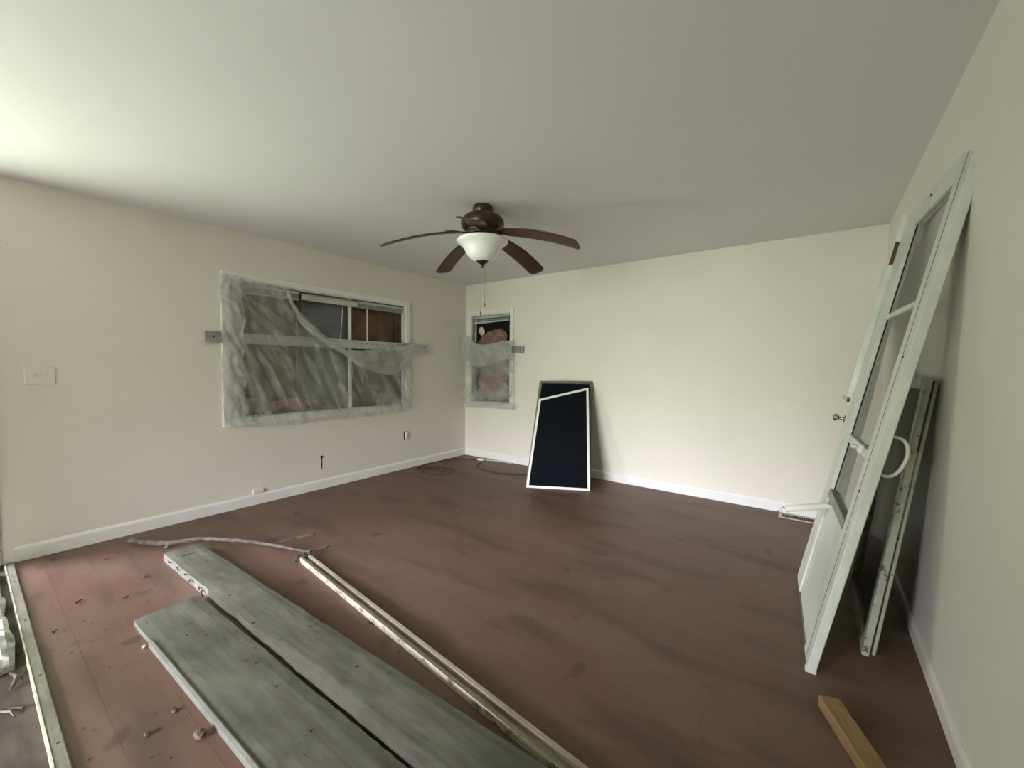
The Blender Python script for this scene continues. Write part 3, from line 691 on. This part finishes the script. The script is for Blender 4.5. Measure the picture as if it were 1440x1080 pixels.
# ------------------------------------------------------------------ weathered planks on the floor
def rough_board(name, p_far, p_near, w_far, w_near, th, mat, label, z0=0, seed=0, shade_from=None, ragged=.004):
    """board whose local x runs from the far end towards the viewer"""
    a, b = Vector((*p_far, 0)), Vector((*p_near, 0)); L = (b-a).length; ang = math.atan2(b.y-a.y, b.x-a.x)
    o = empty(name, (a.x, a.y, z0), ang); tag(o, label, 'plank', 'grey planks on the floor')
    m_ = MB(); n, k = 70, 6; top = []; bot = []
    for i in range(n+1):
        x = L*i/n; hw = (w_far+(w_near-w_far)*i/n)/2
        rt, rb = [], []
        for j in range(k+1):
            s = -1+2*j/k
            e1_ = ragged*noise.noise(Vector((x*5, s*2, seed)))*1.5 + (ragged*1.2*noise.noise(Vector((x*30, s, seed))) if abs(s) == 1 else 0)
            y_ = s*hw + (e1_ if abs(s) == 1 else 0)
            xx = x + (ragged*3*noise.noise(Vector((s*4, seed, i))) if i in (0, n) else 0)
            zt = th - (.0035 if abs(s) == 1 else 0) + .0012*noise.noise(Vector((x*7, s*3, seed)))
            rt.append(m_.bm.verts.new((xx, y_, zt)))
            rb.append(m_.bm.verts.new((xx, y_+(.3*e1_ if abs(s) == 1 else 0), 0)))
        top.append(rt); bot.append(rb)
    for i in range(n):
        for j in range(k):
            m_.bm.faces.new([top[i][j], top[i+1][j], top[i+1][j+1], top[i][j+1]]); m_.bm.faces.new([bot[i][j], bot[i][j+1], bot[i+1][j+1], bot[i+1][j]])
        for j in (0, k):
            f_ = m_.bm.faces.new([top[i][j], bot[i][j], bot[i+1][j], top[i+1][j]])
            if shade_from is not None: f_.material_index = 1 if L*i/n > shade_from else 2  # side painted dark past this point, as shade beside the second plank
    for i in (0, n):
        for j in range(k): m_.bm.faces.new([top[i][j], top[i][j+1], bot[i][j+1], bot[i][j]])
    b_ = m_.build('board', mat, o); b_.data.materials.append(MATS['weathered_shaded']); b_.data.materials.append(MATS['weathered_pale'])
    return o, L
B1, L1 = rough_board('weathered_plank', (-3.37, .865), (-.35, .949), .196, .224, .055, 'weathered', 'thick grey weathered plank with bent nails in its edge', 0, 3, shade_from=.72)
for nx, dz, an in ((.13, .030, .9), (.30, .034, 1.3), (.40, .038, .5), (.47, .026, .35), (.62, .030, .3), (.66, .024, -.4)):
    yy = -(.196+.032*nx/3.2)/2
    MB().tube([(nx, yy+.01, dz), (nx, yy-.008, dz), (nx+.05*math.cos(an), yy-.018, dz+.05*math.sin(an)*.6)], .0034, 6).build('nail', 'rust', B1)
for nx, ny in ((.9, -.06), (1.25, -.095), (1.5, .05), (1.9, .02), (.35, .02)):
    MB().lathe([(.006, .0535), (.005, .0575), (.001, .0582)], 8, (nx, ny, 0)).build('nail', 'rust', B1)
mk = MB()                                              # scribbled grade stamp at the far end
for k in range(9):
    x_ = .155 + .004*math.sin(k*2.3); y_ = -.045+.0085*k
    mk.box((x_-.010+.004*math.sin(k*5), y_, .0556), (x_+.006, y_+.004+.003*(k % 3 == 0), .0562))
mk.build('stamp', 'black_void', B1)
B2, L2 = rough_board('weathered_plank', (-2.655, .618), (-.30, .692), .270, .278, .028, 'weathered', 'wide thin grey plank with a pale painted edge', 0, 17, ragged=.003)
MB().prism([(-.140, .0), (-.138, .024), (-.129, .0295), (-.133, .0298), (-.1425, .025), (-.1435, 0)], 0, .26, L2-.01).build('painted_edge', 'weathered_pale', B2)
for nx, ny in ((.42, .02), (.52, .06), (.75, .05), (.80, .07), (1.0, .06), (.35, -.03), (1.35, -.10), (1.30, .03)):
    MB().lathe([(.006, .027), (.0045, .0305), (.001, .031)], 8, (nx, ny, 0)).build('nail', 'rust', B2)

# grooved window stop lying beside them
a, b = Vector((-2.672, 1.328, 0)), Vector((-.42, 1.100, 0)); ang = math.atan2(b.y-a.y, b.x-a.x)
gs = empty('grooved_moulding', (*a[:2], 0), ang); tag(gs, 'long grooved wooden moulding with cream painted side', 'moulding')
GL = (b-a).length
MB().prism([(-.030, .0), (-.006, .0), (-.006, .003), (.012, .003), (.012, 0), (.040, 0), (.040, .024), (.034, .030), (.020, .027), (.014, .010), (-.008, .010), (-.012, .031), (-.030, .033)], 0, 0, GL).build('body', 'bare_stick', gs)
MB().prism([(-.0318, .001), (-.030, .001), (-.030, .0335), (-.0305, .034), (-.0318, .032)], 0, .01, GL).build('painted_side', 'cream_edge', gs)
rk = MB()
for k in range(14):
    bmesh.ops.create_icosphere(rk.bm, subdivisions=1, radius=.012+.008*random.random(), matrix=Matrix.Translation((random.uniform(-.035, .012), random.uniform(-.05, .035), random.uniform(.010, .032))))
rk.build('rotted_end', 'rust', gs)
# tan stick near the viewer
a, b = Vector((.078, 1.945, 0)), Vector((.30, 1.43, 0)); ang = math.atan2(b.y-a.y, b.x-a.x)
ts = MB().prism([(-.036, 0), (.036, 0), (.036, .036), (.032, .040), (-.030, .040), (-.036, .034)], 0, 0, (b-a).length).build('wood_stick', 'tan_stick', loc=(*a[:2], 0), rot=(0, 0, ang))
tag(ts, 'short tan bare wood stick lying near the leaning storm door', 'stick')

# ------------------------------------------------------------------ branch
br = empty('dead_branch', (-3.857, .704, 0)); tag(br, 'thin forked dead branch lying across the floor behind the planks', 'branch')
O = Vector((-3.857, .704, 0))
def rel(ps): return [Vector(p)-O for p in ps]
main = smooth_curve(rel([(-3.857, .704, .030), (-3.715, .782, .026), (-3.592, .862, .030), (-3.453, 1.000, .050), (-3.297, 1.095, .052), (-3.089, 1.215, .045), (-2.86, 1.321, .030), (-2.711, 1.393, .018)]), 8)
for p in main: p += noise.noise_vector(p*25)*.006
n = len(main); MB().tube(main, [.021*(1-.62*(i/(n-1))) + .002*math.sin(i*1.7) for i in range(n)], 9).build('stem', 'bark', br, True)
MB().tube([main[0]+Vector((-.012, -.006, .001)), main[2]], [.019, .0225], 10).build('broken_tip', 'weathered_pale', br, True)
MB().tube(smooth_curve(rel([(-2.975, 1.262, .040), (-2.938, 1.389, .055), (-2.87, 1.508, .062)]), 5), .0075, 7).build('twig', 'bark', br, True)
MB().tube(smooth_curve(rel([(-2.766, 1.372, .022), (-2.707, 1.454, .02), (-2.691, 1.512, .03)]), 5), [.006]*10+[.004], 7).build('twig', 'bark', br, True)
MB().tube(rel([(-3.60, .86, .03), (-3.585, .835, .012), (-3.59, .82, .008)]), [.011, .009, .006], 7).build('knot', 'weathered_pale', br, True)

# ------------------------------------------------------------------ cables, outlets, register
def cable(name, pts, rad, mat, label):
    o = MB().tube(smooth_curve(pts, 8), rad, 7).build(name, mat, None, True); return tag(o, label, 'cable', 'cables on the floor')
cable('cable', [(-4.04, 3.50, .005), (-3.92, 3.46, .005), (-3.80, 3.60, .005), (-3.62, 3.64, .006), (-3.50, 3.52, .005), (-3.52, 3.37, .005), (-3.70, 3.30, .005), (-3.93, 3.36, .006), (-4.02, 3.48, .010), (-3.90, 3.58, .014), (-3.70, 3.58, .014), (-3.60, 3.48, .012), (-3.72, 3.40, .013), (-3.90, 3.42, .016), (-4.05, 3.56, .008), (-4.05, 3.80, .005), (-4.02, 4.0, .005), (-3.88, 4.17, .005), (-3.70, 4.20, .005)], .0045, 'cable_brown', 'dark cable coiled on the floor in the corner')
cable('cable', [(-3.60, 4.22, .005), (-3.545, 4.06, .005), (-3.45, 3.93, .005), (-3.30, 3.86, .005), (-3.083, 3.851, .005), (-2.888, 3.919, .005), (-2.72, 4.02, .005)], .0045, 'cable_brown', 'dark cable looping toward the leaning screens')
cj = empty('cable_box', (-3.655, 4.25, 0)); tag(cj, 'small white junction box on the floor by the corner', 'box')
bx('body', (-.055, -.03, 0), (.055, .03, .022), 'plastic_white', cj, .004); bx('lid', (-.035, -.018, .022), (.035, .018, .026), 'trim_dirty', cj, .002)
MB().tube(smooth_curve([(-3.60, 4.275, .006), (-3.45, 4.34, .006), (-3.216, 4.345, .006)], 6), .006, 6).build('cord', 'trim_dirty')
tag(bpy.data.objects['cord'], 'short pale cord along the far baseboard', 'cable')
sw = empty('light_switch', (XL, .325, 1.20)); tag(sw, 'cream two gang switch plate on the wall end', 'switch')
bx('plate', (0, -.068, -.060), (.006, .068, .060), 'wall_paint', sw, .003)
for yy in (-.022, .024): bx('toggle', (.006, yy-.006, -.004), (.016, yy+.006, .012), 'trim_dirty', sw, .002)
ol = empty('wall_outlet', (XL, 3.318, .414)); tag(ol, 'bare white outlet without cover under the wide window', 'outlet')
bx('box_edge', (-.002, -.030, -.053), (.001, .030, .053), 'black_void', ol); bx('receptacle', (.001, -.012, -.050), (.018, .024, .048), 'plastic_white', ol, .004)
jk = empty('phone_jack', (XL+.014, 1.62, .118)); tag(jk, 'small cream jack plate fixed above the baseboard', 'jack')
bx('body', (-.014, -.045, -.018), (.004, .045, .024), 'wall_paint', jk, .004); bx('socket', (.004, -.012, -.010), (.0055, .012, .012), 'trim_dirty', jk)
rg = empty('floor_register', (-.09, 4.292, 0)); tag(rg, 'tan metal floor register at the far baseboard', 'vent')
for nm, a_, b_ in (('frame', (-.14, -.065, 0), (.14, -.048, .006)), ('frame', (-.14, .048, 0), (.14, .065, .006)), ('frame', (-.14, -.048, 0), (-.118, .048, .006)), ('frame', (.118, -.048, 0), (.14, .048, .006))):
    bx(nm, a_, b_, 'blind_beige', rg, .001)
bx('duct', (-.118, -.048, .0005), (.118, .048, .0015), 'black_void', rg)
for k in range(17): bx('louver', (-.112+.0135*k, -.048, .0015), (-.1065+.0135*k, .048, .005), 'brass_old', rg)

# ------------------------------------------------------------------ rotten sill and litter at the doorway
rs = MB(); nx_, ny_ = 60, 22; vs_ = []
for i in range(nx_+1):
    row = []
    for j in range(ny_+1):
        x_ = -3.98+1.30*i/nx_; y_ = -.28+.40*j/ny_
        n1_ = noise.noise(Vector((x_*5, y_*14, 0))); n2_ = noise.noise(Vector((x_*17, y_*40, 3)))
        z_ = .028+.018*n1_+.012*n2_
        if j in (0, ny_) or i in (0, nx_): z_ = max(0, z_-.012)
        row.append(rs.bm.verts.new((x_+(.03*n2_ if i == nx_ else 0)+(.02*n1_ if i == nx_ else 0), y_+(.018*n1_ if j == ny_ else 0)-.004, z_)))
    vs_.append(row)
for i in range(nx_):
    for j in range(ny_): rs.bm.faces.new([vs_[i][j], vs_[i+1][j], vs_[i+1][j+1], vs_[i][j+1]])
r_ = bmesh.ops.extrude_face_region(rs.bm, geom=rs.bm.faces[:])
for v in r_['geom']:
    if isinstance(v, bmesh.types.BMVert): v.co.z = -.021
sill = rs.build('rotten_board', 'rotten_white'); tag(sill, 'rotten board with flaking white paint beside the edge strip', 'board')
def splinter(pts, rad, mat, label, name='wood_splinter'):
    o = MB().tube(pts, rad, 5).build(name, mat); return tag(o, label, 'splinter', 'splinters by the edge strip')
splinter([(-2.66, .10, -.012), (-2.58, .115, .0), (-2.52, .09, -.014)], [.006, .010, .003], 'bark', 'dark splinter broken off the rotten white board')
splinter([(-2.64, .132, -.014), (-2.57, .125, -.010)], [.005, .003], 'bark', 'thin splinter touching the edge strip by the rotten board')
splinter([(-2.42, .045, -.016), (-2.36, .085, -.010), (-2.33, .09, -.016)], [.003, .005, .002], 'weathered_pale', 'pale splinter on the plywood below the edge strip')
splinter([(-2.40, .080, -.017), (-2.35, .115, -.012)], [.004, .006], 'bark', 'dark splinter on the plywood below the edge strip')
def leaf(x, y, s, label, seed):
    m_ = MB(); rnd = random.Random(seed); vs = []
    k = 9; c = m_.bm.verts.new((0, 0, .008*s/.03))
    for i in range(k):
        a_ = 2*math.pi*i/k; rr = s*(.55+.45*rnd.random())*(1 if i % 2 else .6)
        vs.append(m_.bm.verts.new((rr*math.cos(a_), rr*.55*math.sin(a_), .002+.012*rnd.random()*s/.03)))
    for i in range(k): m_.bm.faces.new([c, vs[i], vs[(i+1) % k]])
    bmesh.ops.solidify(m_.bm, geom=m_.bm.faces[:], thickness=.0015)
    o = m_.build('dead_leaf', 'dead_leaf', loc=(x, y, .0015), rot=(0, 0, rnd.random()*6)); tag(o, label, 'leaf', 'leaf scraps on the floor')
leaf(-3.133, .353, .034, 'curled brown leaf standing on the floor near the edge strip', 1)
leaf(-2.87, .243, .024, 'small dark leaf scrap closest to the edge strip', 2)
leaf(-3.932, .336, .024, 'dark leaf scrap just below the baseboard end', 3)
leaf(-3.674, .547, .022, 'dark leaf scrap on the pale floor below the baseboard', 4)
leaf(-2.985, .518, .022, 'flat leaf scrap between edge strip and thick plank', 5)
leaf(-1.493, 2.235, .016, 'small dark chip alone on the open floor', 6)
leaf(-1.743, 1.187, .026, 'dark splinter scrap under the grooved moulding', 7)
leaf(-1.466, 1.143, .018, 'small scrap between moulding and thick plank', 8)
def clod(x, y, s, label, mat='crumb', seed=0):
    m_ = MB(); bmesh.ops.create_icosphere(m_.bm, subdivisions=2, radius=s, matrix=Matrix.Diagonal((1.2, 1, .5, 1)))
    for v in m_.bm.verts: v.co += noise.noise_vector(v.co/s*1.4+Vector((seed, 0, 0)))*s*.35
    mn = min(v.co.z for v in m_.bm.verts)
    for v in m_.bm.verts: v.co.z -= mn
    tag(m_.build('crumb', mat, loc=(x, y, .0006)), label, 'crumb', 'crumbs on the floor')
clod(-1.665, .494-.03, .019, 'large brown dirt clod beside the wide thin plank', seed=1)
clod(-1.815, .357, .010, 'brown crumb left of the large dirt clod', seed=2)
clod(-1.863, .445, .009, 'brown crumb at the edge of the wide plank', seed=3)
clod(-2.404, .470, .008, 'tiny white paint crumb near the wide plank corner', 'plastic_white', 4)
clod(-3.203, .637, .011, 'brown crumb on the pale floor beside the thick plank end', seed=5)
# fine grit nobody could count
gr = MB()
for k in range(150):
    if k < 60: x_, y_ = random.uniform(-3.95, -1.5), random.uniform(.2, .48)
    elif k < 105: x_, y_ = random.gauss(-3.1, .25), random.gauss(.66, .05)
    else: x_, y_ = random.uniform(-2.4, .1), random.uniform(1.4, 3.6)
    s_ = random.uniform(.0012, .0035)
    bmesh.ops.create_icosphere(gr.bm, subdivisions=1, radius=s_, matrix=Matrix.Translation((x_, y_, s_*.5+.0006)) @ Matrix.Diagonal((1+random.random(), 1, .6, 1)))
tag(gr.build('floor_grit', 'crumb'), 'scattered brown grit on the plank floor', 'grit', kind='stuff')
bpy.context.view_layer.update()
